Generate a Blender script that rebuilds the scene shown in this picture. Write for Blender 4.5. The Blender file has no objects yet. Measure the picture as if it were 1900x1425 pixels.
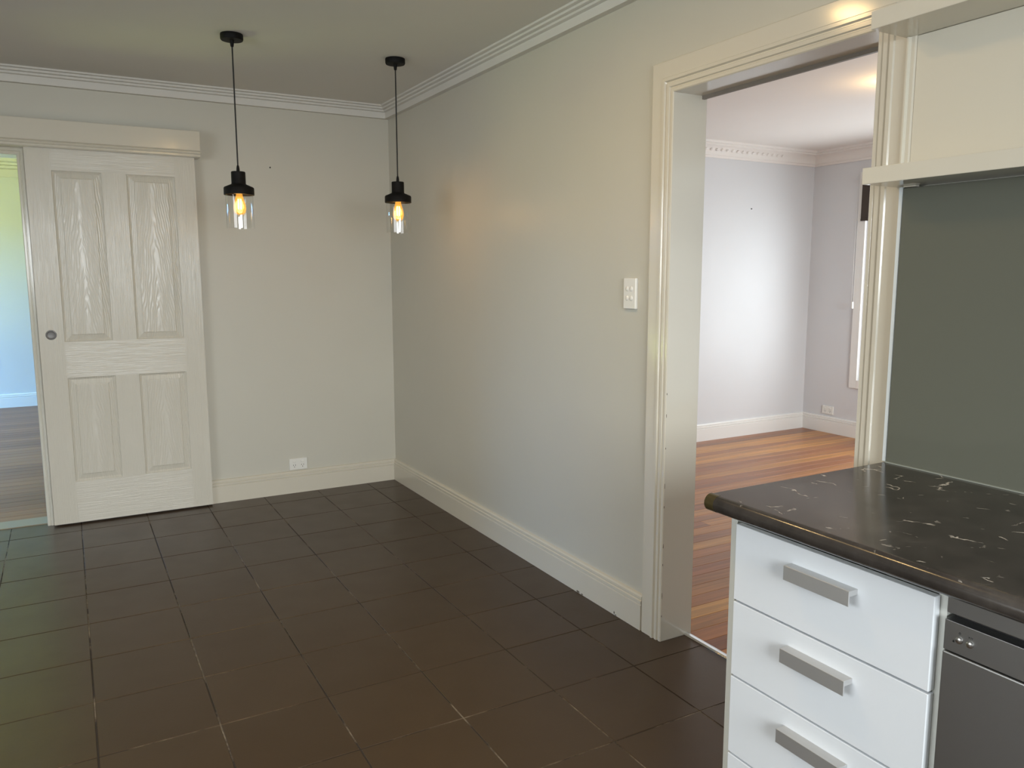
import bpy, math, random
from mathutils import Vector, Matrix
random.seed(7)
sc = bpy.context.scene
col = sc.collection

# ------------------------------------------------------------------ camera
F_PX, YAW, PITCH, ROLL = 1465.09, 0.51233, 0.13752, -0.00185
cam_d = bpy.data.cameras.new('camera'); cam = bpy.data.objects.new('camera', cam_d); col.objects.link(cam)
cam_d.sensor_width = 36.0; cam_d.lens = F_PX / 1900 * 36.0; cam_d.clip_start = 0.05
fw = Vector((math.sin(YAW)*math.cos(PITCH), math.cos(YAW)*math.cos(PITCH), -math.sin(PITCH)))
r0 = Vector((math.cos(YAW), -math.sin(YAW), 0)); u0 = r0.cross(fw)
rt = math.cos(ROLL)*r0 + math.sin(ROLL)*u0; up = -math.sin(ROLL)*r0 + math.cos(ROLL)*u0
m = Matrix.Identity(4)
for i in range(3):
    m[i][0], m[i][1], m[i][2] = rt[i], up[i], -fw[i]
m.translation = (-1.850, -4.909, 1.366)
cam.matrix_world = m
sc.camera = cam

# ------------------------------------------------------------------ world, exposure
vs = sc.view_settings
vs.view_transform = 'Standard'; vs.look = 'None'; vs.gamma = 1.0; vs.use_curve_mapping = False
vs.exposure = 0.0
w = bpy.data.worlds.new('sky'); sc.world = w; w.use_nodes = True
w.node_tree.nodes['Background'].inputs[0].default_value = (0.75, 0.87, 1.0, 1)
w.node_tree.nodes['Background'].inputs[1].default_value = 1.0

# ------------------------------------------------------------------ daylight through the windows
def area(name, loc, direction, sx, sy, power, color):
    d = bpy.data.lights.new(name, 'AREA'); d.shape = 'RECTANGLE'; d.size = sx; d.size_y = sy
    d.energy = power; d.color = color
    o = bpy.data.objects.new(name, d); col.objects.link(o); o.location = loc
    o.rotation_euler = Vector(direction).to_track_quat('-Z', 'Y').to_euler()
    return o
COOL = (0.95, 0.97, 1.0)
area('daylight_garden_door', (-1.30, -9.60, 2.35), (0, 1, -0.12), 5.0, 2.3, 1010, COOL)
area('daylight_side_window', (-4.42, -3.9, 1.5), (1, 0, -0.30), 2.5, 1.15, 64, COOL)
area('daylight_living_window', (4.02, -1.53, 1.3), (-1, 0, 0.12), 1.75, 1.55, 57, (0.92, 0.96, 1.0))
area('daylight_living_rear', (2.3, -4.72, 1.3), (0, 1, 0.0), 1.9, 1.6, 9, (0.90, 0.95, 1.0))
area('daylight_hall_sky', (-5.50, 2.6, 2.55), (1, 0.15, -0.55), 2.6, 1.0, 900, (0.16, 0.46, 1.0))
area('daylight_hall_lawn', (-5.20, 2.6, 0.04), (1, 0.15, 0.75), 2.6, 0.9, 360, (0.88, 1.0, 0.28))

# ================================================================== helpers
def mat(name, color, rough=0.5, metal=0.0, spec=0.5, coat=0.0):
    mt = bpy.data.materials.new(name); mt.use_nodes = True
    b = mt.node_tree.nodes['Principled BSDF']
    b.inputs['Base Color'].default_value = (*color, 1); b.inputs['Roughness'].default_value = rough
    b.inputs['Metallic'].default_value = metal; b.inputs['Specular IOR Level'].default_value = spec
    b.inputs['Coat Weight'].default_value = coat
    return mt
def N(mt, t, **kw):
    n = mt.node_tree.nodes.new(t)
    for k, v in kw.items():
        if k in n.inputs.keys(): n.inputs[k].default_value = v
        else: setattr(n, k, v)
    return n
def L(mt, a, b): mt.node_tree.links.new(a, b)
def P(mt): return mt.node_tree.nodes['Principled BSDF']
def coords(mt, kind='pos', scale=(1, 1, 1), loc=(0, 0, 0)):
    mp = N(mt, 'ShaderNodeMapping'); mp.inputs['Scale'].default_value = scale; mp.inputs['Location'].default_value = loc
    if kind == 'pos': L(mt, N(mt, 'ShaderNodeNewGeometry').outputs['Position'], mp.inputs['Vector'])
    else: L(mt, N(mt, 'ShaderNodeTexCoord').outputs['Object'], mp.inputs['Vector'])
    return mp.outputs[0]
def bump(mt, h, strength=0.2, dist=0.001):
    bp = N(mt, 'ShaderNodeBump'); bp.inputs['Strength'].default_value = strength; bp.inputs['Distance'].default_value = dist
    L(mt, h, bp.inputs['Height']); L(mt, bp.outputs[0], P(mt).inputs['Normal']); return bp
def ramp(mt, f, stops):
    cr = N(mt, 'ShaderNodeValToRGB'); e = cr.color_ramp.elements
    while len(e) < len(stops): e.new(0.5)
    for i, (p, c) in enumerate(stops): e[i].position = p; e[i].color = (*c, 1)
    L(mt, f, cr.inputs[0]); return cr.outputs[0]
def mixc(mt, f, a, b, blend='MIX'):
    mx = N(mt, 'ShaderNodeMix', data_type='RGBA', blend_type=blend)
    for s, v in ((0, f), (6, a), (7, b)):
        if hasattr(v, 'links'): L(mt, v, mx.inputs[s])
        else: mx.inputs[s].default_value = v if s == 0 else (*v, 1)
    return mx.outputs[2]
def math_(mt, op, a, b=0.0):
    n = N(mt, 'ShaderNodeMath', operation=op)
    for i, v in enumerate((a, b)):
        if hasattr(v, 'links'): L(mt, v, n.inputs[i])
        else: n.inputs[i].default_value = v
    return n.outputs[0]

class MB:
    def __init__(s): s.v = []; s.f = []
    def box(s, x0, x1, y0, y1, z0, z1):
        b = len(s.v)
        s.v += [(x0,y0,z0),(x1,y0,z0),(x1,y1,z0),(x0,y1,z0),(x0,y0,z1),(x1,y0,z1),(x1,y1,z1),(x0,y1,z1)]
        s.f += [tuple(b+i for i in q) for q in ((0,3,2,1),(4,5,6,7),(0,1,5,4),(1,2,6,5),(2,3,7,6),(3,0,4,7))]
        return s
    def prism(s, prof, t0, t1, fn, k0=0.0, k1=0.0):
        """closed profile [(a,b)] extruded along t; end shifts k*a mitre the ends; fn(t,a,b)->xyz"""
        b = len(s.v); n = len(prof)
        s.v += [fn(t0 + k0*a, a, c) for a, c in prof] + [fn(t1 + k1*a, a, c) for a, c in prof]
        for i in range(n):
            j = (i+1) % n; s.f.append((b+i, b+j, b+n+j, b+n+i))
        s.f.append(tuple(b+i for i in reversed(range(n)))); s.f.append(tuple(b+n+i for i in range(n)))
        return s
    def lathe(s, prof, seg=32, c=(0, 0, 0), close=False):
        b = len(s.v); n = len(prof)
        for i in range(seg):
            a = 2*math.pi*i/seg
            s.v += [(c[0]+r*math.cos(a), c[1]+r*math.sin(a), c[2]+z) for r, z in prof]
        for i in range(seg):
            k = (i+1) % seg
            for j in range(n if close else n-1):
                j2 = (j+1) % n
                s.f.append((b+i*n+j, b+k*n+j, b+k*n+j2, b+i*n+j2))
        return s
    def build(s, name, mt, parent=None, loc=(0, 0, 0), smooth=False, bevel=0.0, seg=2, angle=40):
        me = bpy.data.meshes.new(name)
        me.from_pydata([(x-loc[0], y-loc[1], z-loc[2]) for x, y, z in s.v], [], s.f)
        import bmesh
        bm = bmesh.new(); bm.from_mesh(me); bmesh.ops.remove_doubles(bm, verts=bm.verts, dist=1e-6)
        bmesh.ops.recalc_face_normals(bm, faces=bm.faces)
        if bevel:
            es = [e for e in bm.edges if len(e.link_faces) == 2 and e.calc_face_angle(0) > math.radians(35)]
            bmesh.ops.bevel(bm, geom=es, offset=bevel, segments=seg, affect='EDGES', profile=0.5)
        bm.to_mesh(me); bm.free()
        me.materials.append(mt)
        if smooth:
            me.shade_smooth()
            me.set_sharp_from_angle(angle=math.radians(angle))
        o = bpy.data.objects.new(name, me); col.objects.link(o); o.location = loc
        if parent is not None: o.parent = parent; o.location = Vector(loc) - parent_loc(parent)
        return o
def parent_loc(o):
    v = Vector((0, 0, 0))
    while o is not None: v += o.location; o = o.parent
    return v
def empty(name, loc):
    o = bpy.data.objects.new(name, None); col.objects.link(o); o.location = loc; o.empty_display_size = 0.1; return o
def tag(o, label, cat, group=None):
    o['label'] = label; o['category'] = cat
    if group: o['group'] = group
    return o
def struct(o, label=None):
    o['kind'] = 'structure'
    if label: o['label'] = label
    return o
def box(x0, x1, y0, y1, z0, z1): return MB().box(x0, x1, y0, y1, z0, z1)
def cyl(c, r, h, axis='z', seg=24):
    mb = MB().lathe([(0, 0), (r, 0), (r, h), (0, h)], seg)
    if axis == 'x': mb.v = [(z, y, x) for x, y, z in mb.v]
    if axis == 'y': mb.v = [(x, z, y) for x, y, z in mb.v]
    mb.v = [(x+c[0], y+c[1], z+c[2]) for x, y, z in mb.v]
    return mb

# ================================================================== materials
def paint(name, color, rough, mott=0.03, bs=0.06):
    mt = mat(name, color, rough)
    n = N(mt, 'ShaderNodeTexNoise'); n.inputs['Scale'].default_value = 2.3; n.inputs['Detail'].default_value = 6
    L(mt, coords(mt), n.inputs['Vector'])
    c2 = tuple(c*(1-mott*2) for c in color)
    L(mt, mixc(mt, n.outputs[0], color, c2), P(mt).inputs['Base Color'])
    n2 = N(mt, 'ShaderNodeTexNoise'); n2.inputs['Scale'].default_value = 260; n2.inputs['Detail'].default_value = 2
    L(mt, coords(mt), n2.inputs['Vector']); bump(mt, n2.outputs[0], bs, 0.0006)
    return mt
M_WALL = paint('wall_paint', (0.615, 0.595, 0.515), 0.42)
M_CEIL = paint('ceiling_paint', (0.74, 0.72, 0.67), 0.75)
M_LIV = paint('living_wall_paint', (0.71, 0.71, 0.72), 0.5)
M_LCEIL = paint('living_ceiling_paint', (0.86, 0.815, 0.77), 0.7)
M_HALL = paint('hall_wall_paint', (0.74, 0.74, 0.72), 0.5)
M_TRIM = paint('trim_enamel', (0.68, 0.64, 0.54), 0.14, 0.01, 0.02)
M_WTRIM = paint('white_trim_enamel', (0.84, 0.82, 0.78), 0.25, 0.01, 0.03)
M_SHELF = paint('shelf_enamel', (0.71, 0.675, 0.57), 0.10, 0.01, 0.02)
M_WHITE = mat('white_laminate', (0.78, 0.81, 0.84), 0.28)
M_CARC = mat('carcass_melamine', (0.74, 0.75, 0.70), 0.35)
M_PLAS = mat('white_plastic', (0.82, 0.81, 0.76), 0.25)
M_DARK = mat('dark_slot', (0.012, 0.012, 0.012), 0.6)
M_BLACK = mat('matt_black_metal', (0.004, 0.0036, 0.0033), 0.6, 0, 0.2)
M_CORD = mat('black_cord', (0.010, 0.010, 0.010), 0.6)
M_CHROME = mat('satin_chrome', (0.55, 0.54, 0.52), 0.28, 1.0)
M_BLIND = mat('brown_blind_fabric', (0.060, 0.045, 0.036), 0.85)
M_STRIP = mat('aluminium_strip', (0.80, 0.81, 0.82), 0.25, 1.0)

def brushed(name, color, rough, scale):
    mt = mat(name, color, rough, 1.0)
    n = N(mt, 'ShaderNodeTexNoise'); n.inputs['Scale'].default_value = 1.0; n.inputs['Detail'].default_value = 3
    L(mt, coords(mt, 'pos', scale), n.inputs['Vector']); bump(mt, n.outputs[0], 0.08, 0.0005)
    return mt
M_ALU = brushed('brushed_aluminium', (0.62, 0.62, 0.615), 0.55, (600, 20, 900))
M_STEEL = brushed('brushed_stainless', (0.35, 0.35, 0.345), 0.40, (600, 8, 900))

# floor tiles
def tile_mat():
    mt = mat('brown_floor_tile', (0.05, 0.034, 0.023), 0.30, 0, 0.38)
    oi = N(mt, 'ShaderNodeObjectInfo')
    n = N(mt, 'ShaderNodeTexNoise'); n.inputs['Scale'].default_value = 7; n.inputs['Detail'].default_value = 7
    L(mt, coords(mt), n.inputs['Vector'])
    base = mixc(mt, oi.outputs['Random'], (0.056, 0.033, 0.016), (0.066, 0.040, 0.020))
    L(mt, mixc(mt, n.outputs[0], base, (0.051, 0.030, 0.014)), P(mt).inputs['Base Color'])
    rr = N(mt, 'ShaderNodeMapRange'); rr.inputs['To Min'].default_value = 0.26; rr.inputs['To Max'].default_value = 0.40
    L(mt, n.outputs[0], rr.inputs['Value']); L(mt, rr.outputs[0], P(mt).inputs['Roughness'])
    n2 = N(mt, 'ShaderNodeTexNoise'); n2.inputs['Scale'].default_value = 90; n2.inputs['Detail'].default_value = 3
    L(mt, coords(mt), n2.inputs['Vector']); bump(mt, n2.outputs[0], 0.10, 0.001)
    return mt
M_TILE = tile_mat()
def grout_mat():
    mt = mat('grout', (0.03, 0.022, 0.016), 0.85)
    n = N(mt, 'ShaderNodeTexNoise'); n.inputs['Scale'].default_value = 4.5; n.inputs['Detail'].default_value = 8; n.inputs['Roughness'].default_value = 0.7
    L(mt, coords(mt), n.inputs['Vector'])
    L(mt, ramp(mt, n.outputs[0], [(0.50, (0.030, 0.021, 0.015)), (0.56, (0.13, 0.10, 0.07)), (0.66, (0.27, 0.22, 0.16))]), P(mt).inputs['Base Color'])
    return mt
M_GROUT = grout_mat()

# timber boards (run along x): colour differs from board to board
def board_mat(name, stops, rough, streak, spec):
    mt = mat(name, stops[0][1], rough, 0, spec)
    oi = N(mt, 'ShaderNodeObjectInfo')
    off = N(mt, 'ShaderNodeVectorMath', operation='MULTIPLY_ADD')
    comb = N(mt, 'ShaderNodeCombineXYZ')
    for i in range(3): L(mt, oi.outputs['Random'], comb.inputs[i])
    comb2 = comb.outputs[0]
    L(mt, comb2, off.inputs[0]); off.inputs[1].default_value = (37, 91, 13)
    L(mt, coords(mt, 'pos', (1.6, 34, 1)), off.inputs[2])
    n = N(mt, 'ShaderNodeTexNoise'); n.inputs['Scale'].default_value = 1.0; n.inputs['Detail'].default_value = 8; n.inputs['Distortion'].default_value = 0.8
    L(mt, off.outputs[0], n.inputs['Vector'])
    base = ramp(mt, oi.outputs['Random'], stops)
    gr = ramp(mt, n.outputs[0], [(0.30, (streak,)*3), (0.62, (1.0,)*3)])
    L(mt, mixc(mt, 1.0, base, gr, 'MULTIPLY'), P(mt).inputs['Base Color'])
    bump(mt, n.outputs[0], 0.05, 0.001)
    return mt
M_BOARD = board_mat('polished_hardwood', [(0.0, (0.33, 0.110, 0.034)), (0.22, (0.42, 0.165, 0.048)), (0.42, (0.26, 0.090, 0.030)), (0.62, (0.62, 0.27, 0.062)), (0.80, (0.36, 0.130, 0.042)), (1.0, (0.74, 0.37, 0.085))], 0.28, 0.62, 0.32)
M_HBOARD = board_mat('hall_hardwood', [(0.0, (0.20, 0.075, 0.034)), (0.5, (0.25, 0.10, 0.045)), (1.0, (0.31, 0.13, 0.055))], 0.34, 0.7, 0.22)
M_GAP = mat('floor_gap', (0.03, 0.015, 0.008), 0.8)

# dark laminate with pale veins
def bench_mat():
    mt = mat('dark_marble_laminate', (0.05, 0.045, 0.04), 0.17)
    n = N(mt, 'ShaderNodeTexNoise'); n.inputs['Scale'].default_value = 9; n.inputs['Detail'].default_value = 9; n.inputs['Roughness'].default_value = 0.65
    L(mt, coords(mt, 'pos', (1.0, 1.0, 1.0)), n.inputs['Vector'])
    base = ramp(mt, n.outputs[0], [(0.32, (0.028, 0.024, 0.021)), (0.55, (0.050, 0.043, 0.038)), (0.75, (0.082, 0.072, 0.063))])
    wn = N(mt, 'ShaderNodeTexNoise'); wn.inputs['Scale'].default_value = 14; wn.inputs['Detail'].default_value = 5
    L(mt, coords(mt), wn.inputs['Vector'])
    dv = N(mt, 'ShaderNodeVectorMath', operation='MULTIPLY_ADD')
    L(mt, wn.outputs['Color'], dv.inputs[0]); dv.inputs[1].default_value = (0.09, 0.09, 0.0); L(mt, coords(mt, 'pos', (1, 1, 0.1)), dv.inputs[2])
    vo = N(mt, 'ShaderNodeTexVoronoi', feature='DISTANCE_TO_EDGE'); vo.inputs['Scale'].default_value = 11.0
    L(mt, dv.outputs[0], vo.inputs['Vector'])
    line = math_(mt, 'LESS_THAN', vo.outputs['Distance'], 0.016)
    mk = N(mt, 'ShaderNodeTexNoise'); mk.inputs['Scale'].default_value = 16; mk.inputs['Detail'].default_value = 3
    L(mt, coords(mt, 'pos', (1, 1, 1), (3.1, 0.7, 0)), mk.inputs['Vector'])
    m1 = ramp(mt, mk.outputs[0], [(0.56, (0, 0, 0)), (0.64, (1, 1, 1))])
    sz = N(mt, 'ShaderNodeSeparateXYZ'); L(mt, N(mt, 'ShaderNodeNewGeometry').outputs['Position'], sz.inputs[0])
    fac = math_(mt, 'MULTIPLY', math_(mt, 'MULTIPLY', line, m1), math_(mt, 'GREATER_THAN', sz.outputs[2], 0.876))
    L(mt, mixc(mt, fac, base, (0.62, 0.57, 0.50)), P(mt).inputs['Base Color'])
    bump(mt, n.outputs[0], 0.02, 0.001)
    return mt
M_BENCH = bench_mat()
M_CAP = mat('bronze_edge_cap', (0.10, 0.078, 0.035), 0.16, 0.5)
M_SPLASH = mat('grey_green_glass', (0.142, 0.148, 0.120), 0.06, 0.0, 0.5, 0.3)
M_SEAL = mat('grey_sealant', (0.30, 0.32, 0.28), 0.4)
M_SIL = mat('pale_glass_edge', (0.72, 0.78, 0.80), 0.25)

def thin_glass(name, tint=(1, 1, 1), f0=0.04, rough=0.02):
    mt = bpy.data.materials.new(name); mt.use_nodes = True; nt = mt.node_tree
    nt.nodes.remove(nt.nodes['Principled BSDF'])
    tr = N(mt, 'ShaderNodeBsdfTransparent'); tr.inputs[0].default_value = (*tint, 1)
    gl = N(mt, 'ShaderNodeBsdfGlossy'); gl.inputs['Roughness'].default_value = rough
    lw = N(mt, 'ShaderNodeLayerWeight'); lw.inputs[0].default_value = 0.5
    fr = math_(mt, 'MULTIPLY_ADD', math_(mt, 'POWER', lw.outputs['Facing'], 5.0), 0.90); fr.node.inputs[2].default_value = f0
    mx = N(mt, 'ShaderNodeMixShader')
    L(mt, fr, mx.inputs[0]); L(mt, tr.outputs[0], mx.inputs[1]); L(mt, gl.outputs[0], mx.inputs[2])
    L(mt, mx.outputs[0], nt.nodes['Material Output'].inputs[0])
    return mt
M_GLASS = thin_glass('clear_glass', (0.97, 0.97, 0.96), 0.07)
M_PANE = thin_glass('window_pane', (0.97, 0.985, 0.98), 0.08)
def emit(name, color, s):
    mt = bpy.data.materials.new(name); mt.use_nodes = True
    b = P(mt); b.inputs['Base Color'].default_value = (*color, 1)
    b.inputs['Emission Color'].default_value = (*color, 1); b.inputs['Emission Strength'].default_value = s
    return mt
M_FIL = emit('glowing_filament', (1.0, 0.62, 0.20), 16.0)
def bulb_mat():
    mt = bpy.data.materials.new('amber_bulb_glass'); mt.use_nodes = True; nt = mt.node_tree
    nt.nodes.remove(nt.nodes['Principled BSDF'])
    tr = N(mt, 'ShaderNodeBsdfTransparent'); tr.inputs[0].default_value = (1.0, 0.80, 0.45, 1)
    gl = N(mt, 'ShaderNodeBsdfGlossy'); gl.inputs['Roughness'].default_value = 0.04
    em = N(mt, 'ShaderNodeEmission'); em.inputs[0].default_value = (1.0, 0.50, 0.08, 1); em.inputs[1].default_value = 0.45
    lw = N(mt, 'ShaderNodeLayerWeight')
    fr = math_(mt, 'MULTIPLY_ADD', math_(mt, 'POWER', lw.outputs['Facing'], 5.0), 0.9); fr.node.inputs[2].default_value = 0.04
    mx = N(mt, 'ShaderNodeMixShader'); ad = N(mt, 'ShaderNodeAddShader')
    L(mt, tr.outputs[0], ad.inputs[0]); L(mt, em.outputs[0], ad.inputs[1])
    L(mt, fr, mx.inputs[0]); L(mt, ad.outputs[0], mx.inputs[1]); L(mt, gl.outputs[0], mx.inputs[2])
    L(mt, mx.outputs[0], nt.nodes['Material Output'].inputs[0])
    return mt
M_BULB = bulb_mat()

# door skin: painted with pressed wood grain, grain along an axis, or arched (cathedral) on the panels
def door_mat(name, mode):
    mt = mat(name, (0.66, 0.63, 0.545), 0.25)
    if mode == 'arch':
        n = N(mt, 'ShaderNodeTexNoise'); n.inputs['Scale'].default_value = 1.0; n.inputs['Detail'].default_value = 3
        L(mt, coords(mt, 'obj', (14, 1, 4)), n.inputs['Vector'])
        sx = N(mt, 'ShaderNodeSeparateXYZ'); L(mt, coords(mt, 'obj'), sx.inputs[0])
        ax = math_(mt, 'MULTIPLY', sx.outputs[0], 9.0)
        ax2 = math_(mt, 'MULTIPLY', ax, ax)
        s = math_(mt, 'ADD', math_(mt, 'SQRT', math_(mt, 'ADD', ax2, 0.02)), math_(mt, 'MULTIPLY', sx.outputs[2], 0.95))
        s = math_(mt, 'ADD', s, math_(mt, 'MULTIPLY', n.outputs[0], 0.40))
        h = math_(mt, 'SINE', math_(mt, 'MULTIPLY', s, 68.0))
        fine = N(mt, 'ShaderNodeTexNoise'); fine.inputs['Scale'].default_value = 1.0; fine.inputs['Detail'].default_value = 2
        L(mt, coords(mt, 'obj', (170, 1, 9)), fine.inputs['Vector'])
        h = math_(mt, 'ADD', math_(mt, 'MULTIPLY', h, 0.40), math_(mt, 'MULTIPLY', fine.outputs[0], 0.5))
    else:
        sc_ = (230, 1, 6) if mode == 'v' else (6, 1, 230)
        n = N(mt, 'ShaderNodeTexNoise'); n.inputs['Scale'].default_value = 1.0; n.inputs['Detail'].default_value = 3; n.inputs['Distortion'].default_value = 0.6
        L(mt, coords(mt, 'obj', sc_), n.inputs['Vector']); h = n.outputs[0]
    bump(mt, h, 0.6, 0.0015 if mode == 'arch' else 0.0026)
    return mt
M_DV, M_DH, M_DP = door_mat('door_enamel_upright_grain', 'v'), door_mat('door_enamel_cross_grain', 'h'), door_mat('door_enamel_arched_grain', 'arch')

# ================================================================== shell
CZ = 2.419      # kitchen ceiling
CZ2 = 2.395     # living room ceiling
WX, WY = 0.019, 0.019     # wall faces (the baseboards stand at x = 0 and y = 0)
DX0, DX1 = -2.84, -2.02   # opening in the back wall
OY0, OY1, OZ = -3.521, -2.737, 1.983   # opening in the right-hand wall
XL, YR = -4.30, -6.50
H_Y1 = 4.78; H_X0, H_X1 = -4.55, -0.6
L_X1, L_Y1, L_Y0 = 3.866, -0.085, -4.60

floor = struct(box(XL-0.1, 0.128, YR-0.1, 0.052, -0.12, -0.0016).build('floor', M_GROUT))
T, GX, GY = 0.33290, -1.8579, -2.5031
G = 0.0022
def tile_piece(rects):
    mb = MB()
    for x0, x1, y0, y1 in rects: mb.box(x0, x1, y0, y1, -0.010, 0.0)
    return mb
def unit_tile():
    s = T/2 - G; c = 0.0012
    v = [(-s,-s,-0.01),(s,-s,-0.01),(s,s,-0.01),(-s,s,-0.01),(-s,-s,-c),(s,-s,-c),(s,s,-c),(-s,s,-c),
         (-s+c,-s+c,0),(s-c,-s+c,0),(s-c,s-c,0),(-s+c,s-c,0)]
    f = [(0,1,5,4),(1,2,6,5),(2,3,7,6),(3,0,4,7),(4,5,9,8),(5,6,10,9),(6,7,11,10),(7,4,8,11),(8,9,10,11)]
    me = bpy.data.meshes.new('tile'); me.from_pydata(v, [], f); me.materials.append(M_TILE); return me
tile_me = unit_tile()
for c in range(-8, 6):
    for r in range(-12, 8):
        x0, x1 = GX + c*T + G, GX + (c+1)*T - G
        y0, y1 = GY + r*T + G, GY + (r+1)*T - G
        ex0, ex1, ey0, ey1 = max(x0, XL+0.002), min(x1, 0.004), max(y0, YR), min(y1, 0.004)
        rects = []
        if ex1 > ex0 + 0.005: rects.append((ex0, ex1, ey0, ey1))
        if x1 > 0.004:   # runs on through the doorway
            a, b = max(y0, OY0+0.002), min(y1, OY1-0.002)
            if b > a: rects.append((ex1, min(x1, 0.126), a, b))
        if y1 > 0.004:
            a, b = max(x0, DX0+0.002), min(x1, DX1-0.002)
            if b > a: rects.append((a, b, ey1, 0.050))
        full = len(rects) == 1 and abs((rects[0][1]-rects[0][0]) - (T-2*G)) < 1e-6 and abs((rects[0][3]-rects[0][2]) - (T-2*G)) < 1e-6
        if full:
            o = bpy.data.objects.new('tile', tile_me); col.objects.link(o); o.parent = floor
            o.location = ((x0+x1)/2, (y0+y1)/2, random.uniform(-0.0003, 0.0002))
            o.rotation_euler = (random.uniform(-.0015, .0015), random.uniform(-.0015, .0015), 0)
        elif rects:
            cx = (rects[0][0]+rects[0][1])/2; cy = (rects[0][2]+rects[0][3])/2
            tile_piece(rects).build('tile', M_TILE, floor, (cx, cy, 0))

def boards(parent, x0, x1, y0, y1, wd, mt):
    me = bpy.data.meshes.new('floorboard')
    h = 0.5; c = 0.012
    v = [(-h,-h,-1),(h,-h,-1),(h,h,-1),(-h,h,-1),(-h,-h,-.08),(h,-h,-.08),(h,h,-.08),(-h,h,-.08),(-h,-h+c,0),(h,-h+c,0),(h,h-c,0),(-h,h-c,0)]
    f = [(0,1,5,4),(1,2,6,5),(2,3,7,6),(3,0,4,7),(4,5,9,8),(6,7,11,10),(8,9,10,11),(5,6,10,9),(7,4,8,11)]
    me.from_pydata(v, [], f); me.materials.append(mt)
    y = y0
    while y < y1 - 0.005:
        ye = min(y+wd, y1)
        cuts = [x0]
        if random.random() < 0.6: cuts.append(random.uniform(x0+0.5, x1-0.5))
        cuts.append(x1)
        for a, b in zip(cuts, cuts[1:]):
            o = bpy.data.objects.new('floorboard', me); col.objects.link(o); o.parent = parent
            o.location = ((a+b)/2, (y+ye)/2, 0); o.scale = (b-a-0.0008, ye-y-0.0010, 0.012)
        y = ye
lfloor = struct(box(0.128, L_X1+0.1, L_Y0-0.1, L_Y1+0.1, -0.12, -0.004).build('floor_living', M_GAP))
boards(lfloor, 0.150, L_X1, L_Y0, L_Y1, 0.085, M_BOARD)
hfloor = struct(box(H_X0-0.1, H_X1+0.1, 0.052, H_Y1+0.1, -0.12, -0.004).build('floor_hall', M_GAP))
boards(hfloor, H_X0, H_X1, 0.20, H_Y1, 0.110, M_HBOARD)
# door sills
struct(box(DX0, DX1, 0.053, 0.20, -0.01, 0.004).build('trim_sill_hall', mat('oak_sill', (0.30, 0.24, 0.17), 0.4), bevel=0.0015))
struct(MB().prism([(0.122, -0.002), (0.122, 0.003), (0.127, 0.008), (0.143, 0.008), (0.152, 0.001), (0.152, -0.002)], OY0, OY1, lambda t, a, b: (a, t, b)).build('trim_sill_living', M_STRIP, smooth=True))

# kitchen walls
def wall(name, boxes, mt):
    mb = MB()
    for b in boxes: mb.box(*b)
    return struct(mb.build(name, mt))
WT = 0.116
wall_back = wall('wall_back', [(XL-0.12, DX0-0.02, WY, WY+WT, -0.01, CZ+0.1), (DX1+0.02, WX+WT, WY, WY+WT, -0.01, CZ+0.1), (DX0-0.02, DX1+0.02, WY, WY+WT, 2.0, CZ+0.1)], M_WALL)
wall_right = wall('wall_right', [(WX, WX+WT, OY1+0.02, WY, -0.01, CZ+0.1), (WX, WX+WT, YR-0.1, OY0-0.02, -0.01, CZ+0.1), (WX, WX+WT, OY0-0.02, OY1+0.02, OZ+0.02, CZ+0.1)], M_WALL)
# left and rear walls with the windows that light the room
wy0, wy1, wz0, wz1 = -5.15, -2.65, 0.95, 2.08
wall('wall_left', [(XL-0.12, XL, YR-0.1, wy0, -0.01, CZ+0.1), (XL-0.12, XL, wy1, WY, -0.01, CZ+0.1), (XL-0.12, XL, wy0, wy1, -0.01, wz0), (XL-0.12, XL, wy0, wy1, wz1, CZ+0.1)], M_WALL)
gx0, gx1, gz1 = -2.30, -0.45, 2.06
wall('wall_front', [(XL-0.12, gx0, YR-0.12, YR, -0.01, CZ+0.1), (gx1, WX+WT, YR-0.12, YR, -0.01, CZ+0.1), (gx0, gx1, YR-0.12, YR, gz1, CZ+0.1)], M_WALL)
struct(box(XL-0.12, WX+WT, YR-0.12, WY+WT, CZ, CZ+0.1).build('ceiling', M_CEIL))

def window(name, fn, a0, a1, z0, z1, mullions, label):
    """fn(a, z, d) -> xyz: a along the wall, d depth into the wall"""
    root = struct(empty(name, fn((a0+a1)/2, z0, 0.06)), label)
    def bx(nm, aa, ab, za, zb, da, db, mt):
        p, q = fn(aa, za, da), fn(ab, zb, db)
        x = sorted((p[0], q[0])); y = sorted((p[1], q[1])); z = sorted((p[2], q[2]))
        return box(x[0], x[1], y[0], y[1], z[0], z[1]).build(nm, mt, root, loc=((x[0]+x[1])/2, (y[0]+y[1])/2, (z[0]+z[1])/2))
    bx('window_frame', a0, a0+0.045, z0, z1, 0.03, 0.09, M_WTRIM); bx('window_frame', a1-0.045, a1, z0, z1, 0.03, 0.09, M_WTRIM)
    bx('window_frame', a0+0.045, a1-0.045, z0, z0+0.045, 0.03, 0.09, M_WTRIM); bx('window_frame', a0+0.045, a1-0.045, z1-0.045, z1, 0.03, 0.09, M_WTRIM)
    n = mullions + 1; st = (a1-a0-0.09)/n
    for i in range(n):
        s = a0+0.045+i*st
        if i: bx('mullion', s-0.02, s+0.02, z0+0.045, z1-0.045, 0.035, 0.085, M_WTRIM)
        bx('pane', s+(0.02 if i else 0), s+st-(0.02 if i < n-1 else 0), z0+0.045, z1-0.045, 0.058, 0.062, M_PANE)
    return root
window('window_1', lambda a, z, d: (XL-d, a, z), wy0, wy1, wz0, wz1, 2, 'white framed kitchen window with three panes')
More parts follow.
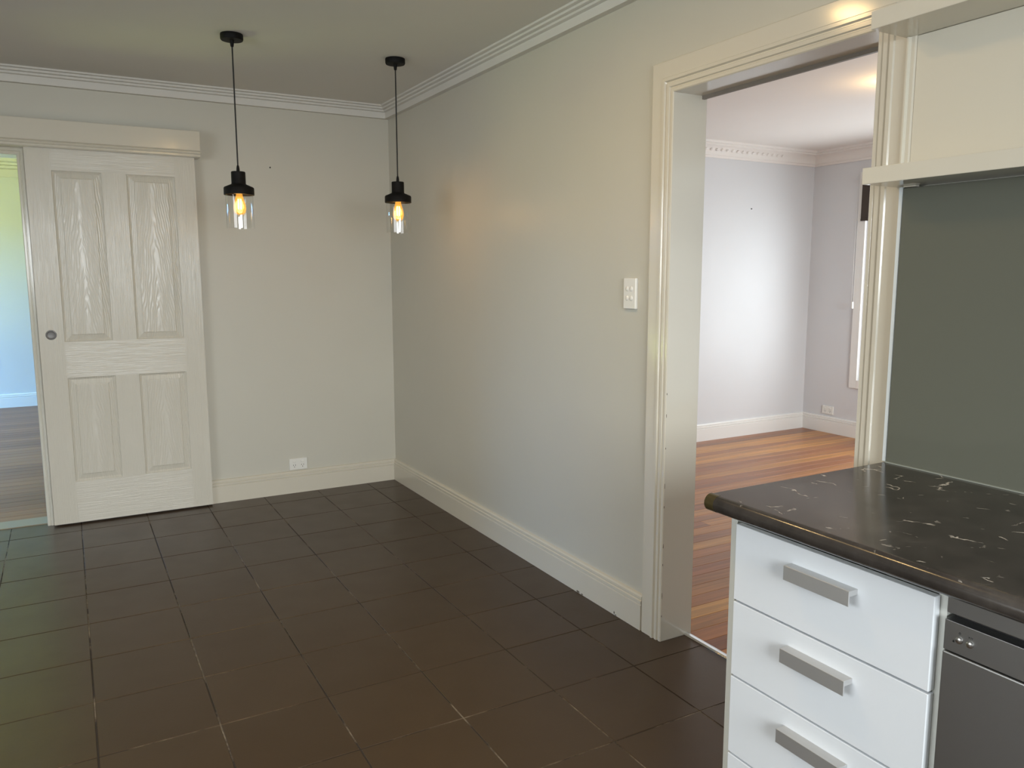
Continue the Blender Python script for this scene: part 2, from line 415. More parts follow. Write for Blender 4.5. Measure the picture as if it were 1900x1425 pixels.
window('window_2', lambda a, z, d: (a, YR-d, z), gx0, gx1, 0.0, gz1, 1, 'white framed glass garden door of two panes')

# living room (through the doorway)
lwy0, lwy1, lwz0, lwz1 = -2.43, -0.625, 0.485, 2.12
wall('wall_living_back', [(WX+WT, L_X1+0.15, L_Y1, L_Y1+0.2, -0.01, CZ2+0.1)], M_LIV)
wall('wall_living_right', [(L_X1, L_X1+0.15, L_Y0-0.1, lwy0, -0.01, CZ2+0.1), (L_X1, L_X1+0.15, lwy1, L_Y1, -0.01, CZ2+0.1), (L_X1, L_X1+0.15, lwy0, lwy1, -0.01, lwz0), (L_X1, L_X1+0.15, lwy0, lwy1, lwz1, CZ2+0.1)], M_LIV)
wall('wall_living_front', [(WX+WT, 1.3, L_Y0-0.12, L_Y0, -0.01, CZ2+0.1), (3.3, L_X1+0.15, L_Y0-0.12, L_Y0, -0.01, CZ2+0.1), (1.3, 3.3, L_Y0-0.12, L_Y0, -0.01, 0.45), (1.3, 3.3, L_Y0-0.12, L_Y0, 2.15, CZ2+0.1)], M_LIV)
wall('wall_living_left', [(WX+WT, WX+WT+0.012, OY1+0.02, L_Y1, -0.01, CZ2+0.1), (WX+WT, WX+WT+0.012, L_Y0, OY0-0.02, -0.01, CZ2+0.1), (WX+WT, WX+WT+0.012, OY0-0.02, OY1+0.02, OZ+0.02, CZ2+0.1)], M_LIV)
struct(box(WX+WT, L_X1+0.15, L_Y0-0.12, L_Y1+0.2, CZ2, CZ2+0.1).build('ceiling_living', M_LCEIL))
window('window_3', lambda a, z, d: (L_X1+d, a, z), lwy0, lwy1, lwz0, lwz1, 1, 'tall white framed window in the bright living room')
window('window_4', lambda a, z, d: (a, L_Y0-d, z), 1.3, 3.3, 0.45, 2.15, 1, 'wide living room window facing the bright wall')

# hall room behind the sliding door
wall('wall_hall_back', [(H_X0-0.12, H_X1+0.12, H_Y1, H_Y1+0.12, -0.01, 2.62)], M_HALL)
wall('wall_hall_right', [(H_X1, H_X1+0.12, WY+WT, H_Y1, -0.01, 2.62)], M_HALL)
wall('wall_hall_left', [(H_X0-0.12, H_X0, WY+WT, 1.3, -0.01, 2.62), (H_X0-0.12, H_X0, 3.9, H_Y1, -0.01, 2.62), (H_X0-0.12, H_X0, 1.3, 3.9, -0.01, 0.4), (H_X0-0.12, H_X0, 1.3, 3.9, 2.1, 2.62)], M_HALL)
wall('wall_hall_front', [(H_X0, DX0-0.02, WY+WT, WY+WT+0.01, -0.01, 2.62), (DX1+0.02, H_X1, WY+WT, WY+WT+0.01, -0.01, 2.62), (DX0-0.02, DX1+0.02, WY+WT, WY+WT+0.01, 2.0, 2.62)], M_HALL)
struct(box(H_X0-0.12, H_X1+0.12, WY+WT-0.02, H_Y1+0.12, 2.52, 2.62).build('ceiling_hall', M_CEIL))
window('window_5', lambda a, z, d: (H_X0-d, a, z), 1.3, 3.9, 0.4, 2.1, 2, 'wide window of the room behind the sliding door')

# ------------------------------------------------------------------ mouldings
BASE = [(0, 0), (0.019, 0), (0.019, 0.100), (0.0145, 0.1035), (0.0185, 0.1065), (0.0185, 0.1175), (0.0125, 0.121), (0.0145, 0.124), (0.0145, 0.133), (0.010, 0.139), (0, 0.141)]
def corn(z0, s=1.0):
    return [(0, z0), (0.031*s, z0), (0.031*s, z0+0.033*s), (0.0275*s, z0+0.0345*s), (0.0275*s, z0+0.037*s), (0.043*s, z0+0.0405*s), (0.045*s, z0+0.0475*s), (0.0415*s, z0+0.0485*s), (0.0415*s, z0+0.0505*s), (0.057*s, z0+0.054*s), (0.059*s, z0+0.061*s), (0.0555*s, z0+0.062*s), (0.0555*s, z0+0.064*s), (0.071*s, z0+0.0675*s), (0.073*s, z0+0.0752*s), (0, z0+0.0752*s)]
onback = lambda t, a, b: (t, WY-a, b)
onright = lambda t, a, b: (WX-a, t, b)
struct(MB().prism(BASE, DX1+0.11, WX, onback, 0, -1).build('baseboard_back', M_TRIM))
base_r = struct(MB().prism(BASE, OY1+0.112, WY, onright, 0, -1).build('baseboard_right', M_TRIM))
struct(MB().prism(BASE, XL, DX0-0.11, onback, 1, 0).build('baseboard_left', M_TRIM))
struct(MB().prism(corn(CZ-0.0752), XL, WX, onback, 1, -1).build('trim_cornice_back', M_CEIL))
struct(MB().prism(corn(CZ-0.0752), YR, WY, onright, 1, -1).build('trim_cornice_right', M_CEIL))
struct(MB().prism(corn(CZ-0.0752), YR, WY, lambda t, a, b: (XL+a, t, b), 1, -1).build('trim_cornice_left', M_CEIL))
# living room
struct(MB().prism(BASE, WX+WT, L_X1, lambda t, a, b: (t, L_Y1-a, b), 0, -1).build('baseboard_living_back', M_WTRIM))
struct(MB().prism(BASE, L_Y0, L_Y1, lambda t, a, b: (L_X1-a, t, b), 1, -1).build('baseboard_living_right', M_WTRIM))
def lcorn(z1):
    pr = [(0, z1-0.115), (0.012, z1-0.115), (0.014, z1-0.100), (0.020, z1-0.096)]
    for i in range(7):
        a = i/6*math.pi/2
        pr.append((0.022+0.062*(1-math.cos(a)), z1-0.094+0.060*math.sin(a)))
    return pr + [(0.090, z1-0.030), (0.090, z1-0.020), (0.106, z1-0.016), (0.110, z1), (0, z1)]
cb = struct(MB().prism(lcorn(CZ2), WX+WT, L_X1, lambda t, a, b: (t, L_Y1-a, b), 0, -1).build('trim_cornice_living_back', M_LCEIL, smooth=True, angle=30))
struct(MB().prism(lcorn(CZ2), L_Y0, L_Y1, lambda t, a, b: (L_X1-a, t, b), 1, -1).build('trim_cornice_living_right', M_LCEIL, smooth=True, angle=30))
mb = MB()
x = 0.4
while x < 3.45:    # row of small pressed leaves along the cove
    b0 = len(mb.v)
    mb.lathe([(0.001, -0.004), (0.010, -0.003), (0.0135, 0.0), (0.010, 0.003), (0.001, 0.004)], 8)
    for k in range(b0, len(mb.v)):
        vx, vy, vz = mb.v[k]
        px, pz = vx*1.15 + vy*0.5, vy*0.75 - vx*0.3
        mb.v[k] = (x+px, L_Y1-0.040-vz*1.6-pz*0.6, CZ2-0.058+pz)
    x += 0.056
orn = mb.build('leaf_ornament', M_LCEIL, cb, smooth=True)
orn['kind'] = 'stuff'
# hall room
struct(MB().prism(BASE, H_X0, H_X1, lambda t, a, b: (t, H_Y1-a, b), 1, -1).build('baseboard_hall_back', M_WTRIM))
struct(MB().prism(corn(2.52-0.165, 2.2), H_X0, H_X1, lambda t, a, b: (t, H_Y1-a, b), 1, -1).build('trim_cornice_hall_back', M_CEIL))

# door casings: profile a from the opening outwards, b out of the wall
CAS = [(0, 0), (0, 0.0105), (0.003, 0.0135), (0.012, 0.0135), (0.0145, 0.0105), (0.017, 0.0105), (0.0195, 0.0165), (0.031, 0.0165), (0.0335, 0.0125), (0.0365, 0.0125), (0.040, 0.0205), (0.050, 0.0205), (0.053, 0.0165), (0.106, 0.0165), (0.110, 0.013), (0.110, 0)]
def casing(name, fn, a0, a1, z1, label=None):
    """fn(a, z, d): a along the wall, d out of the wall"""
    root = struct(empty(name, fn((a0+a1)/2, 0, 0)), label)
    MB().prism(CAS, 0, z1, lambda t, a, b: fn(a0-a, t, b), 0, 1).build('casing_leg', M_TRIM, root)
    MB().prism(CAS, 0, z1, lambda t, a, b: fn(a1+a, t, b), 0, 1).build('casing_leg', M_TRIM, root)
    MB().prism(CAS, a0, a1, lambda t, a, b: fn(t, z1+a, b), -1, 1).build('casing_head', M_TRIM, root)
    return root
M_HEADSTRIP = mat('dark_brown_strip', (0.22, 0.19, 0.16), 0.5)  # dark brown strip along the back edge of the doorway head
def lining(root, boxes):
    for nm, b in boxes: box(*b).build(nm, M_HEADSTRIP if nm == 'head_strip' else M_TRIM, root)
c1 = casing('trim_casing_living', lambda a, z, d: (WX-d, a, z), OY0, OY1, OZ, 'cream ribbed casing and lining of the doorway to the living room')
lining(c1, [('jamb', (WX, WX+WT+0.012, OY1, OY1+0.02, 0, OZ)), ('jamb', (WX, WX+WT+0.012, OY0-0.02, OY0, 0, OZ)), ('head_lining', (WX, WX+WT+0.012, OY0-0.02, OY1+0.02, OZ, OZ+0.02)),
            ('head_strip', (WX+WT+0.000, WX+WT+0.012, OY0, OY1, OZ-0.012, OZ))])
casing('trim_casing_living_inside', lambda a, z, d: (WX+WT+0.012+d, a, z), OY0, OY1, OZ)
c2 = casing('trim_casing_hall', lambda a, z, d: (a, WY-d, z), DX0, DX1, 1.985, 'cream ribbed casing beside the sliding door')
lining(c2, [('jamb', (DX0-0.02, DX0, WY, WY+WT+0.010, 0, 1.985)), ('jamb', (DX1, DX1+0.02, WY, WY+WT+0.010, 0, 1.985)), ('head_lining', (DX0-0.02, DX1+0.02, WY, WY+WT+0.010, 1.985, 2.0))])
casing('trim_casing_hall_inside', lambda a, z, d: (a, WY+WT+0.01+d, z), DX0, DX1, 1.985)
M_CHIP = mat('chipped_paint_timber', (0.10, 0.075, 0.05), 0.8)
def chip(par, fn, w_, h_, k):
    rr = random.Random(k); n = 7; ang = [i*2*math.pi/n for i in range(n)]
    pts = [(w_*math.cos(a)*rr.uniform(0.5, 1), h_*math.sin(a)*rr.uniform(0.5, 1)) for a in ang]
    mb = MB(); mb.v += [fn(a, b, 0.0003) for a, b in pts] + [fn(a, b, -0.0003) for a, b in pts]
    mb.f += [tuple(range(n)), tuple(reversed(range(n, 2*n)))] + [(i, (i+1) % n, n+(i+1) % n, n+i) for i in range(n)]
    mb.build('paint_chip', M_CHIP, par, fn(0, 0, 0))
for k, (z_, h_) in enumerate(((0.94, 0.006), (0.86, 0.010), (0.74, 0.006), (0.60, 0.016), (0.52, 0.008), (0.37, 0.012), (0.30, 0.006), (0.18, 0.020), (0.10, 0.006))):
    chip(c1, lambda a, b, d, z_=z_: (WX-0.0085+a, OY1-d, z_+b), 0.0018, h_, k)
for k, (y_, z_, w_, h_) in enumerate(((-2.20, 0.004, 0.014, 0.006), (-2.23, 0.003, 0.010, 0.004), (-2.46, 0.010, 0.004, 0.008), (-2.47, 0.003, 0.008, 0.003))):
    chip(base_r, lambda a, b, d, y_=y_, z_=z_: (0.0-d, y_+a, max(0.0006, z_+b)), w_, h_, 20+k)
# living room window casing
wc = struct(empty('trim_casing_window', (L_X1, (lwy0+lwy1)/2, lwz0)))
for b in ((L_X1-0.018, L_X1, lwy1-0.004, lwy1+0.066, lwz0-0.066, lwz1+0.066), (L_X1-0.018, L_X1, lwy0-0.066, lwy0+0.004, lwz0-0.066, lwz1+0.066)):
    box(*b).build('casing_leg', M_WTRIM, wc, bevel=0.002)
for b in ((L_X1-0.018, L_X1, lwy0+0.004, lwy1-0.004, lwz0-0.066, lwz0+0.004), (L_X1-0.018, L_X1, lwy0+0.004, lwy1-0.004, lwz1-0.004, lwz1+0.066)):
    box(*b).build('casing_head', M_WTRIM, wc, bevel=0.002)

# small nail left in each plain wall
for par, c, ax in ((wall_back, (-0.732, WY-0.004, 2.002), 'y'), (bpy.data.objects['wall_living_back'], (3.13, L_Y1-0.006, 1.90), 'y')):
    cyl(c, 0.0045, 0.02, ax, 10).build('nail', M_DARK, par, c)

# ================================================================== sliding door
DX, DXR, DZ0, DZ1, DF, DB = -1.986, -1.163, 0.010, 2.060, -0.041, -0.006
door = struct(empty('door_1', ((DX+DXR)/2, (DF+DB)/2, 0)), 'cream four panel sliding door with pressed wood grain')
px = [(-1.869, -1.636), (-1.517, -1.271)]
pz = [(0.241, 0.817), (1.012, 1.911)]
def plank(nm, x0, x1, z0, z1, mt):
    return box(x0, x1, DF, DB, z0, z1).build(nm, mt, door, ((x0+x1)/2, DF, (z0+z1)/2))
plank('stile', DX, px[0][0], DZ0, DZ1, M_DV); plank('stile', px[1][1], DXR, DZ0, DZ1, M_DV)
plank('bottom_rail', px[0][0], px[1][1], DZ0, pz[0][0], M_DH)
plank('lock_rail', px[0][0], px[1][1], pz[0][1], pz[1][0], M_DH)
plank('top_rail', px[0][0], px[1][1], pz[1][1], DZ1, M_DH)
for z0, z1 in pz: plank('mullion', px[0][1], px[1][0], z0, z1, M_DV)
for x0, x1 in px:
    for z0, z1 in pz:
        mb = MB()
        steps = [(0, 0.0), (0.0035, 0.0045), (0.0085, 0.0065), (0.0115, 0.0085), (0.036, 0.0035), (0.0385, 0.0012), (0.041, 0.0008)]
        for i, (o_, d) in enumerate(steps):
            mb.v += [(x0+o_, DF+d, z0+o_), (x1-o_, DF+d, z0+o_), (x1-o_, DF+d, z1-o_), (x0+o_, DF+d, z1-o_)]
            if i:
                b = 4*i
                for k in range(4):
                    j = (k+1) % 4; mb.f.append((b-4+k, b-4+j, b+j, b+k))
        b = 4*(len(steps)-1); mb.f.append((b, b+1, b+2, b+3))
        n = len(mb.v); mb.v += [(x0, DB, z0), (x1, DB, z0), (x1, DB, z1), (x0, DB, z1)]
        for k in range(4):
            j = (k+1) % 4; mb.f.append((k, j, n+j, n+k))
        mb.f.append((n+3, n+2, n+1, n))
        mb.build('panel', M_DP, door, ((x0+x1)/2, DF, (z0+z1)/2))
M_PULL = mat('dull_nickel', (0.17, 0.165, 0.16), 0.42, 0.35)
fp = (-1.929, DF, 1.052)
mb = MB().lathe([(0.0, 0.0006), (0.0165, 0.0006), (0.0185, 0.0012), (0.0210, 0.0028), (0.0245, 0.0024), (0.0262, 0.0004), (0.0262, -0.003), (0, -0.003)], 36)
mb.v = [(x_+fp[0], fp[1]-z_, y_+fp[2]) for x_, y_, z_ in mb.v]
pull = mb.build('finger_pull', M_PULL, door, fp, smooth=True, angle=25); pull['label'] = 'round satin metal finger pull'
# track cover above the door
PEL = [(0, 2.020), (0.103, 2.020), (0.107, 2.024), (0.107, 2.031), (0.1045, 2.0325), (0.1045, 2.0345), (0.110, 2.037), (0.112, 2.041), (0.110, 2.045), (0.1055, 2.047), (0.1055, 2.049), (0.114, 2.052), (0.116, 2.056), (0.116, 2.157), (0.114, 2.159), (0, 2.159)]
struct(MB().prism(PEL, -2.95, -1.137, onback).build('trim_track_cover', M_TRIM), 'cream track cover board above the sliding door')

# ================================================================== pendant lights
def pendant(loc, label):
    x, y = loc; zc = CZ
    root = empty('pendant_light', (x, y, zc)); tag(root, label, 'pendant light', 'pendant lights over the empty floor')
    o = (x, y, zc)
    def lt(nm, prof, mt, par=root, seg=36, close=False, angle=35):
        mb = MB().lathe(prof, seg, (x, y, 0), close)
        return mb.build(nm, mt, par, o, smooth=True, angle=angle)
    lt('canopy', [(0, zc), (0.0475, zc), (0.0485, zc-0.003), (0.0485, zc-0.021), (0.046, zc-0.026), (0.010, zc-0.027), (0.0085, zc-0.036), (0.0065, zc-0.052), (0.004, zc-0.054), (0, zc-0.054)], M_BLACK)
    lt('cord', [(0, zc-0.05), (0.0032, zc-0.05), (0.0032, 1.845), (0, 1.845)], M_CORD, seg=12)
    cap = lt('lamp_holder', [(0, 1.856), (0.0045, 1.856), (0.0065, 1.846), (0.0075, 1.832), (0.012, 1.829), (0.029, 1.8285), (0.031, 1.826), (0.031, 1.777), (0.033, 1.773), (0.063, 1.760), (0.0658, 1.756), (0.0662, 1.726), (0.0640, 1.7255), (0.0635, 1.752), (0.030, 1.766), (0.020, 1.766), (0.020, 1.735), (0, 1.735)], M_BLACK)
    gl = lt('glass_shade', [(0.0600, 1.745), (0.0600, 1.5775)], M_GLASS, seg=48)
    bulb = lt('bulb', [(0.013, 1.738), (0.014, 1.728), (0.017, 1.715), (0.0215, 1.700), (0.0255, 1.686), (0.0275, 1.673), (0.0270, 1.660), (0.0225, 1.648), (0.014, 1.6405), (0.006, 1.6385), (0, 1.638)], M_BULB)
    mb = MB()
    for k in range(4):
        a = k*math.pi/2 + 0.5
        mb.lathe([(0, 0), (0.0016, 0), (0.0016, 0.046), (0, 0.046)], 8, (x+0.0085*math.cos(a), y+0.0085*math.sin(a), 1.662))
    mb.build('filament', M_FIL, bulb, o)
    d = bpy.data.lights.new('bulb_light', 'POINT'); d.energy = 1.4; d.color = (1.0, 0.66, 0.34); d.shadow_soft_size = 0.02
    lo = bpy.data.objects.new('bulb_light', d); col.objects.link(lo); lo.parent = root; lo.location = (0, 0, 1.685-zc)
    return root
pendant((-1.131, -1.113), 'black pendant light with clear glass shade, hanging nearer the sliding door')
pendant((-0.355, -1.084), 'black pendant light with clear glass shade, hanging nearer the wall corner')

# warm flush lamps on the kitchen ceiling and one in the living room
def flush_lamp(x, y, zc, power, label, group=None):
    root = empty('ceiling_light', (x, y, zc)); tag(root, label, 'ceiling light', group)
    MB().lathe([(0, zc), (0.085, zc), (0.085, zc-0.012), (0.070, zc-0.016), (0.070, zc-0.006), (0, zc-0.006)], 32, (x, y, 0)).build('rim', M_CHROME, root, (x, y, zc), smooth=True)
    d = bpy.data.lights.new('lamp_light', 'AREA'); d.shape = 'DISK'; d.size = 0.13; d.energy = power; d.color = (1.0, 0.66, 0.28)
    lo = bpy.data.objects.new('lamp_light', d); col.objects.link(lo); lo.parent = root; lo.location = (0, 0, -0.013)
flush_lamp(-0.98, -2.66, CZ, 4.8, 'round warm ceiling light above the living room doorway')
flush_lamp(-1.15, -3.12, CZ, 4.8, 'round warm ceiling light in front of the kitchen shelves')
def bulb_lamp(x, y, zc, power, label):
    root = empty('ceiling_light', (x, y, zc)); tag(root, label, 'ceiling light')
    MB().lathe([(0, zc), (0.05, zc), (0.05, zc-0.012), (0.022, zc-0.020), (0.020, zc-0.055), (0, zc-0.055)], 28, (x, y, 0)).build('lamp_holder', M_PLAS, root, (x, y, zc), smooth=True)
    MB().lathe([(0.012, zc-0.054), (0.016, zc-0.066), (0.028, zc-0.085), (0.031, zc-0.102), (0.026, zc-0.120), (0.012, zc-0.131), (0, zc-0.133)], 24, (x, y, 0)).build('bulb', M_GLASS, root, (x, y, zc), smooth=True)
    d = bpy.data.lights.new('lamp_light', 'POINT'); d.energy = power; d.color = (1.0, 0.66, 0.28); d.shadow_soft_size = 0.022
    lo = bpy.data.objects.new('lamp_light', d); col.objects.link(lo); lo.parent = root; lo.location = (0, 0, -0.102)
bulb_lamp(2.10, -2.10, CZ2, 4.0, 'bare warm bulb on the living room ceiling')

# ================================================================== outlets and switch
def outlet(name_loc, fn, label):
    """fn(a, z, d)"""
    root = empty('power_outlet', fn(0, 0, 0)); tag(root, label, 'power outlet')
    def bx(nm, a0, a1, z0, z1, d0, d1, mt, bev=0):
        p, q = fn(a0, z0, d0), fn(a1, z1, d1)
        s = [sorted((p[i], q[i])) for i in range(3)]
        return box(s[0][0], s[0][1], s[1][0], s[1][1], s[2][0], s[2][1]).build(nm, mt, root, tuple((v[0]+v[1])/2 for v in s), bevel=bev)
    bx('plate', -0.0565, 0.0565, -0.036, 0.036, 0.0, 0.010, M_PLAS, 0.0025)
    for s in (-1, 1):
        c = s*0.0255
        bx('rocker', c-0.0095, c+0.0095, 0.010, 0.022, 0.009, 0.0145, M_PLAS, 0.002)
        bx('pin_slot', c-0.008, c-0.0055, -0.010, -0.0025, 0.0095, 0.0104, M_DARK)
        bx('pin_slot', c+0.0055, c+0.008, -0.010, -0.0025, 0.0095, 0.0104, M_DARK)
        bx('pin_slot', c-0.0013, c+0.0013, -0.0215, -0.0135, 0.0095, 0.0104, M_DARK)
outlet('back', lambda a, z, d: (-0.6355+a, WY-d, 0.183+z), 'white double power outlet above the baseboard beside the sliding door')
outlet('liv', lambda a, z, d: (L_X1-d, -0.355+a, 0.196+z), 'white double power outlet under the living room window corner')
sw = empty('light_switch', (WX, -2.5125, 1.295)); tag(sw, 'white four button light switch beside the cream doorway casing', 'light switch')
box(WX-0.013, WX, -2.5125-0.0365, -2.5125+0.0365, 1.295-0.058, 1.295+0.058).build('plate', M_PLAS, sw, (WX, -2.5125, 1.295), bevel=0.003)
for dy in (-0.0125, 0.0125):
    for dz in (-0.0175, 0.0175):
        c = (WX-0.0135, -2.5125+dy, 1.295+dz)
        mb = MB().lathe([(0, 0.0035), (0.005, 0.0032), (0.0075, 0.002), (0.0090, -0.0005), (0.0090, -0.002), (0, -0.002)], 20)
        mb.v = [(c[0]-z_, c[1]+y_, c[2]+x_*1.1) for x_, y_, z_ in mb.v]
        mb.build('button', M_PLAS, sw, c, smooth=True)

# ================================================================== kitchen bench
BX, BT, BTH = -0.637, 0.880, 0.038
BYE = -3.628; BY0 = -6.20
prof = [(-0.006, BT), (-0.006, BT-BTH)]
R = BTH/2
for i in range(13):
    a = math.pi*i/12
    prof.append((BX+R-R*math.sin(a), BT-R-R*math.cos(a)))
bench = empty('countertop', ((BX)/2, BYE, BT)); tag(bench, 'dark brown marbled countertop with rounded front edge on the white drawers', 'countertop')
MB().prism(prof, BY0, BYE-0.0015, lambda t, a, b: (a, t, b)).build('worktop', M_BENCH, bench, (BX/2, BYE, BT), smooth=True, angle=50)
capp = [(BX+R+0.004, BT+0.0004), (BX+R+0.004, BT-BTH-0.0004)]
for i in range(13):
    a = math.pi*i/12
    capp.append((BX+R-(R+0.0005)*math.sin(a), BT-R-(R+0.0005)*math.cos(a)))
ec = MB().prism(capp, BYE-0.026, BYE+0.0005, lambda t, a, b: (a, t, b)).build('edge_cap', M_CAP, bench, (BX/2, BYE, BT), smooth=True, angle=50)
ec['label'] = 'glossy bronze end cap'

DXF = -0.600
cab = empty('drawer_cabinet', (-0.3, -3.91, 0)); tag(cab, 'white drawer cabinet with flat aluminium bar handles under the dark countertop', 'cabinet')
cy0, cy1 = -4.160, -3.658
def cb_(nm, x0, x1, y0, y1, z0, z1, mt, bev=0.0006):
    return box(x0, x1, y0, y1, z0, z1).build(nm, mt, cab, ((x0+x1)/2, (y0+y1)/2, (z0+z1)/2), bevel=bev)
cb_('side_panel', -0.582, -0.02, cy1-0.018, cy1, 0.0, BT-BTH-0.001, M_CARC)
cb_('side_panel', -0.582, -0.02, cy0, cy0+0.016, 0.0, BT-BTH-0.001, M_CARC)
cb_('back_panel', -0.04, -0.025, cy0+0.016, cy1-0.018, 0.1, BT-BTH-0.001, M_CARC)
cb_('top_rail', -0.578, -0.50, cy0+0.016, cy1-0.018, BT-BTH-0.019, BT-BTH-0.001, M_CARC)
cb_('kickboard', -0.53, -0.515, cy0+0.016, cy1-0.018, 0.0, 0.105, M_CARC)
HP = [(0, 0), (-0.022, 0), (-0.022, -0.030), (-0.025, -0.030), (-0.025, 0.003), (0, 0.003)]
HP = [(0.0, -0.0095), (-0.0215, -0.0095), (-0.0215, -0.0285), (-0.0250, -0.0285), (-0.0250, 0.0015), (0.0, 0.0015)]
for z0, z1 in ((0.651, 0.8235), (0.4745, 0.6465), (0.2875, 0.470), (0.107, 0.283)):
    d = cb_('drawer', DXF, DXF+0.017, -4.148, -3.690, z0, z1, M_WHITE, 0.0014)
    zt = z1 - 0.0405
    h = MB().prism(HP, -4.000, -3.846, lambda t, a, b: (DXF+a, t, zt+b)).build('handle', M_ALU, d, (DXF, -3.92, zt), bevel=0.0004, seg=1)
    h['label'] = 'flat brushed aluminium bar handle'

dw = empty('dishwasher', (-0.3, -4.46, 0)); tag(dw, 'stainless steel dishwasher with two round buttons under the countertop', 'dishwasher')
dy1, dy0 = -4.168, -4.764
def db_(nm, x0, x1, y0, y1, z0, z1, mt, bev=0.001, par=dw):
    return box(x0, x1, y0, y1, z0, z1).build(nm, mt, par, ((x0+x1)/2, (y0+y1)/2, (z0+z1)/2), bevel=bev)
db_('body', -0.575, -0.03, dy0+0.004, dy1-0.004, 0.09, 0.80, M_DARK, 0)
db_('top_strip', -0.596, -0.03, dy0, dy1, 0.8045, 0.836, M_STEEL)
cp = db_('control_panel', -0.600, -0.576, dy0, dy1, 0.7405, 0.7935, M_STEEL)
db_('door', -0.602, -0.576, dy0, dy1, 0.110, 0.7385, M_STEEL, 0.0025)
db_('kickboard', -0.54, -0.52, dy0, dy1, 0.0, 0.09, M_DARK, 0)
for y in (-4.1945, -4.2125):
    c = (-0.600, y, 0.7655)
    mb = MB().lathe([(0, 0.0045), (0.004, 0.0042), (0.0056, 0.003), (0.0060, 0.0), (0.0060, -0.002), (0, -0.002)], 20)
    mb.v = [(c[0]-z_, c[1]+y_, c[2]+x_) for x_, y_, z_ in mb.v]
    mb.build('button', M_CHROME, dw, c, smooth=True)
# printed symbols beside the buttons: power ring, lock and start marks
def ring(c, r0_, r1_, seg=16):
    mb = MB().lathe([(r0_, 0), (r1_, 0), (r1_, 0.0003), (r0_, 0.0003)], seg, close=True)
    mb.v = [(c[0]-z_, c[1]+y_, c[2]+x_) for x_, y_, z_ in mb.v]; return mb
s1 = ring((-0.600, -4.1945, 0.7772), 0.0012, 0.0018); s1.box(-0.6003, -0.600, -4.1948, -4.1942, 0.7772, 0.7797)
s1.build('symbol', M_DARK, dw, (-0.6, -4.1945, 0.777))
s2 = box(-0.6003, -0.600, -4.1865, -4.1835, 0.7585, 0.7610); s2.box(-0.6003, -0.600, -4.1858, -4.1842, 0.7610, 0.7622)
s2.build('symbol', M_DARK, dw, (-0.6, -4.185, 0.76))
s3 = MB(); s3.v += [(-0.6003, -4.2095, 0.7750), (-0.6003, -4.2095, 0.7782), (-0.6003, -4.2118, 0.7766), (-0.6, -4.2095, 0.7750), (-0.6, -4.2095, 0.7782), (-0.6, -4.2118, 0.7766)]
s3.f += [(0, 1, 2), (3, 5, 4), (0, 3, 4, 1), (1, 4, 5, 2), (2, 5, 3, 0)]
s3.box(-0.6003, -0.600, -4.2138, -4.2130, 0.7750, 0.7782); s3.box(-0.6003, -0.600, -4.2158, -4.2150, 0.7750, 0.7782)
s3.build('symbol', M_DARK, dw, (-0.6, -4.213, 0.7766))

# cupboard run that carries the countertop on past the dishwasher
c3 = empty('base_cabinet', (-0.3, -5.4, 0)); tag(c3, 'white base cabinet with two doors beyond the dishwasher', 'cabinet')
def cc_(nm, x0, x1, y0, y1, z0, z1, mt, par=None):
    return box(x0, x1, y0, y1, z0, z1).build(nm, mt, par or c3, ((x0+x1)/2, (y0+y1)/2, (z0+z1)/2), bevel=0.001)
cc_('body', -0.58, -0.02, BY0, -4.772, 0.1, BT-BTH-0.001, M_CARC)
cc_('kickboard', -0.53, -0.515, BY0, -4.772, 0, 0.1, M_CARC)
for a, b in ((-5.48, -4.776), (-6.19, -5.485)):
    d = cc_('door', DXF, -0.581, a, b, 0.107, 0.823, M_WHITE)
    MB().prism(HP, (a+b)/2-0.077, (a+b)/2+0.077, lambda t, u_, v_: (DXF+u_, t, 0.783+v_)).build('handle', M_ALU, d, (DXF, (a+b)/2, 0.783))

# ================================================================== splashback and shelves
sp = empty('splashback', (-0.01, -4.9, BT)); tag(sp, 'grey green glass splashback standing behind the countertop', 'splashback')
GXF = -0.016
SY0 = -6.2
box(GXF, WX-0.002, SY0, -3.634, BT+0.001, 1.577).build('glass_panel', M_SPLASH, sp, (GXF, -4.9, 1.2), bevel=0.0008, seg=1)
box(GXF+0.006, WX-0.002, -3.634, -3.6315, BT+0.001, 1.581).build('joint', M_DARK, sp, (GXF, -3.63, 1.2))
box(GXF+0.002, WX-0.002, -3.6315, -3.621, BT+0.001, 1.581).build('edge_strip', M_SIL, sp, (GXF, -3.625, 1.2), bevel=0.001, seg=1)
box(GXF-0.005, GXF+0.004, SY0, -3.634, BT+0.0003, BT+0.0032).build('sealant', M_SEAL, sp, (GXF, -4.9, BT))
SX = -0.133; SYL = -3.603
def shelf(z0, z1, label):
    root = empty('wall_shelf', (WX, -4.8, z0)); tag(root, label, 'shelf')
    box(SX, WX-0.002, SY0, SYL, z0, z1).build('shelf_board', M_SHELF, root, (0, -4.8, z0), bevel=0.0012)
    return root
ls = shelf(1.5825, 1.6215, 'cream painted shelf running just above the glass splashback')
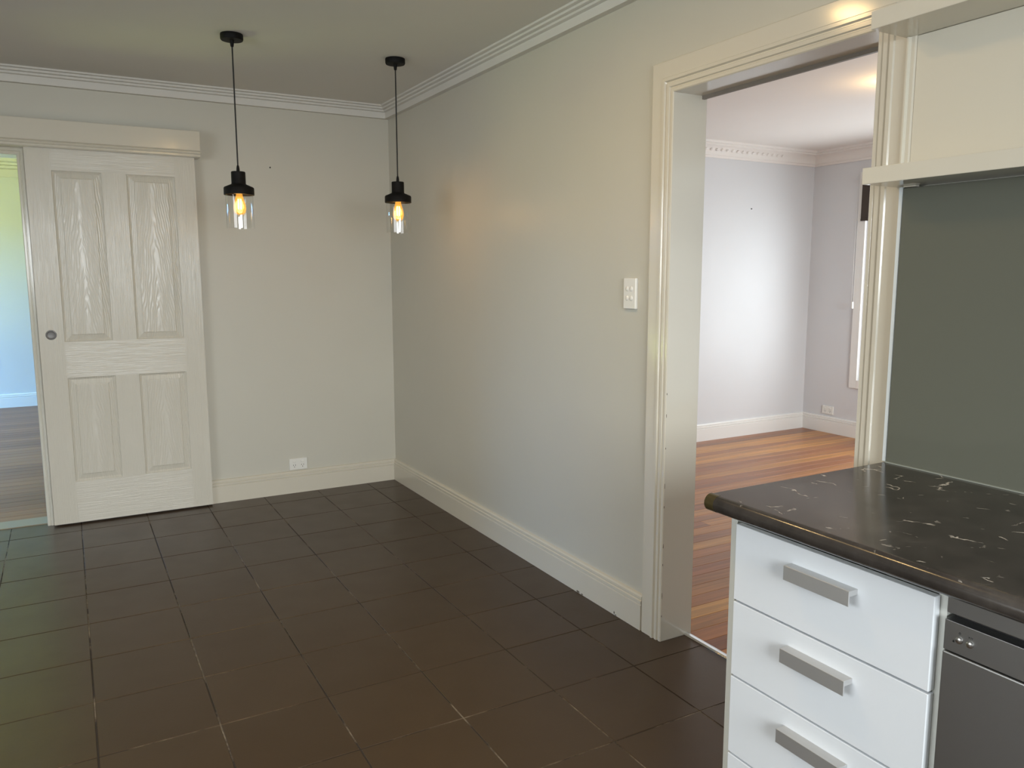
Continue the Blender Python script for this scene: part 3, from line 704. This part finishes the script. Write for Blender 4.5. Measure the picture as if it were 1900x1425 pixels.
box(-0.019, -0.004, -3.668, -3.636, 1.5785, 1.5822).build('clip', M_SHELF, ls, (-0.01, -3.65, 1.58))
us = shelf(1.9425, 1.984, 'cream painted shelf up by the top of the doorway casing')
rb = struct(box(0.006, WX, SY0, -3.632, 1.6225, 1.9415).build('trim_recess_panel', M_SHELF))
q = [(0, 0), (0.020, 0), (0.0195, 0.005), (0.017, 0.011), (0.011, 0.017), (0.005, 0.0195), (0, 0.020)]
struct(MB().prism([(0, 0), (0.024, 0), (0.024, 0.004), (0.0185, 0.006), (0.012, 0.010), (0.007, 0.0165), (0.004, 0.022), (0, 0.022)], 1.6225, 1.9415, lambda t, a, b: (WX-a, -3.611-b, t)).build('trim_recess_cove', M_SHELF, smooth=True, angle=35))

# ================================================================== roller blind at the living room window
bl = empty('roller_blind', (L_X1-0.05, -1.53, 2.2)); tag(bl, 'dark brown roller blind rolled up at the living room window', 'blind')
by0, by1 = lwy0-0.045, lwy1+0.030
cyl((L_X1-0.055, by0, 2.125), 0.024, by1-by0-0.045, 'y', 20).build('roller', M_BLIND, bl, (L_X1-0.055, -1.5, 2.155), smooth=True)
box(L_X1-0.0335, L_X1-0.0315, by0+0.01, by1, 1.80, 2.125).build('fabric', M_BLIND, bl, (L_X1-0.03, -1.5, 2.0))
box(L_X1-0.037, L_X1-0.028, by0+0.01, by1, 1.793, 1.812).build('hem_bar', M_BLIND, bl, (L_X1-0.03, -1.5, 1.8), bevel=0.002)
mb = MB()
z = 1.14
while z < 2.15:      # bead chain, two strands
    for dx in (0.012, -0.008):
        mb.lathe([(0.0003, -0.0024), (0.0021, -0.0012), (0.0021, 0.0012), (0.0003, 0.0024)], 6, (L_X1-0.060-dx, by1+0.012, z))
    z += 0.0075
ch = mb.build('bead_chain', M_PLAS, bl, (L_X1-0.06, by1+0.012, 1.6)); ch['kind'] = 'stuff'; ch['label'] = 'white bead chain'
box(L_X1-0.068, L_X1-0.050, by1+0.006, by1+0.018, 1.085, 1.140).build('chain_weight', M_PLAS, bl, (L_X1-0.06, by1+0.012, 1.11), bevel=0.003)
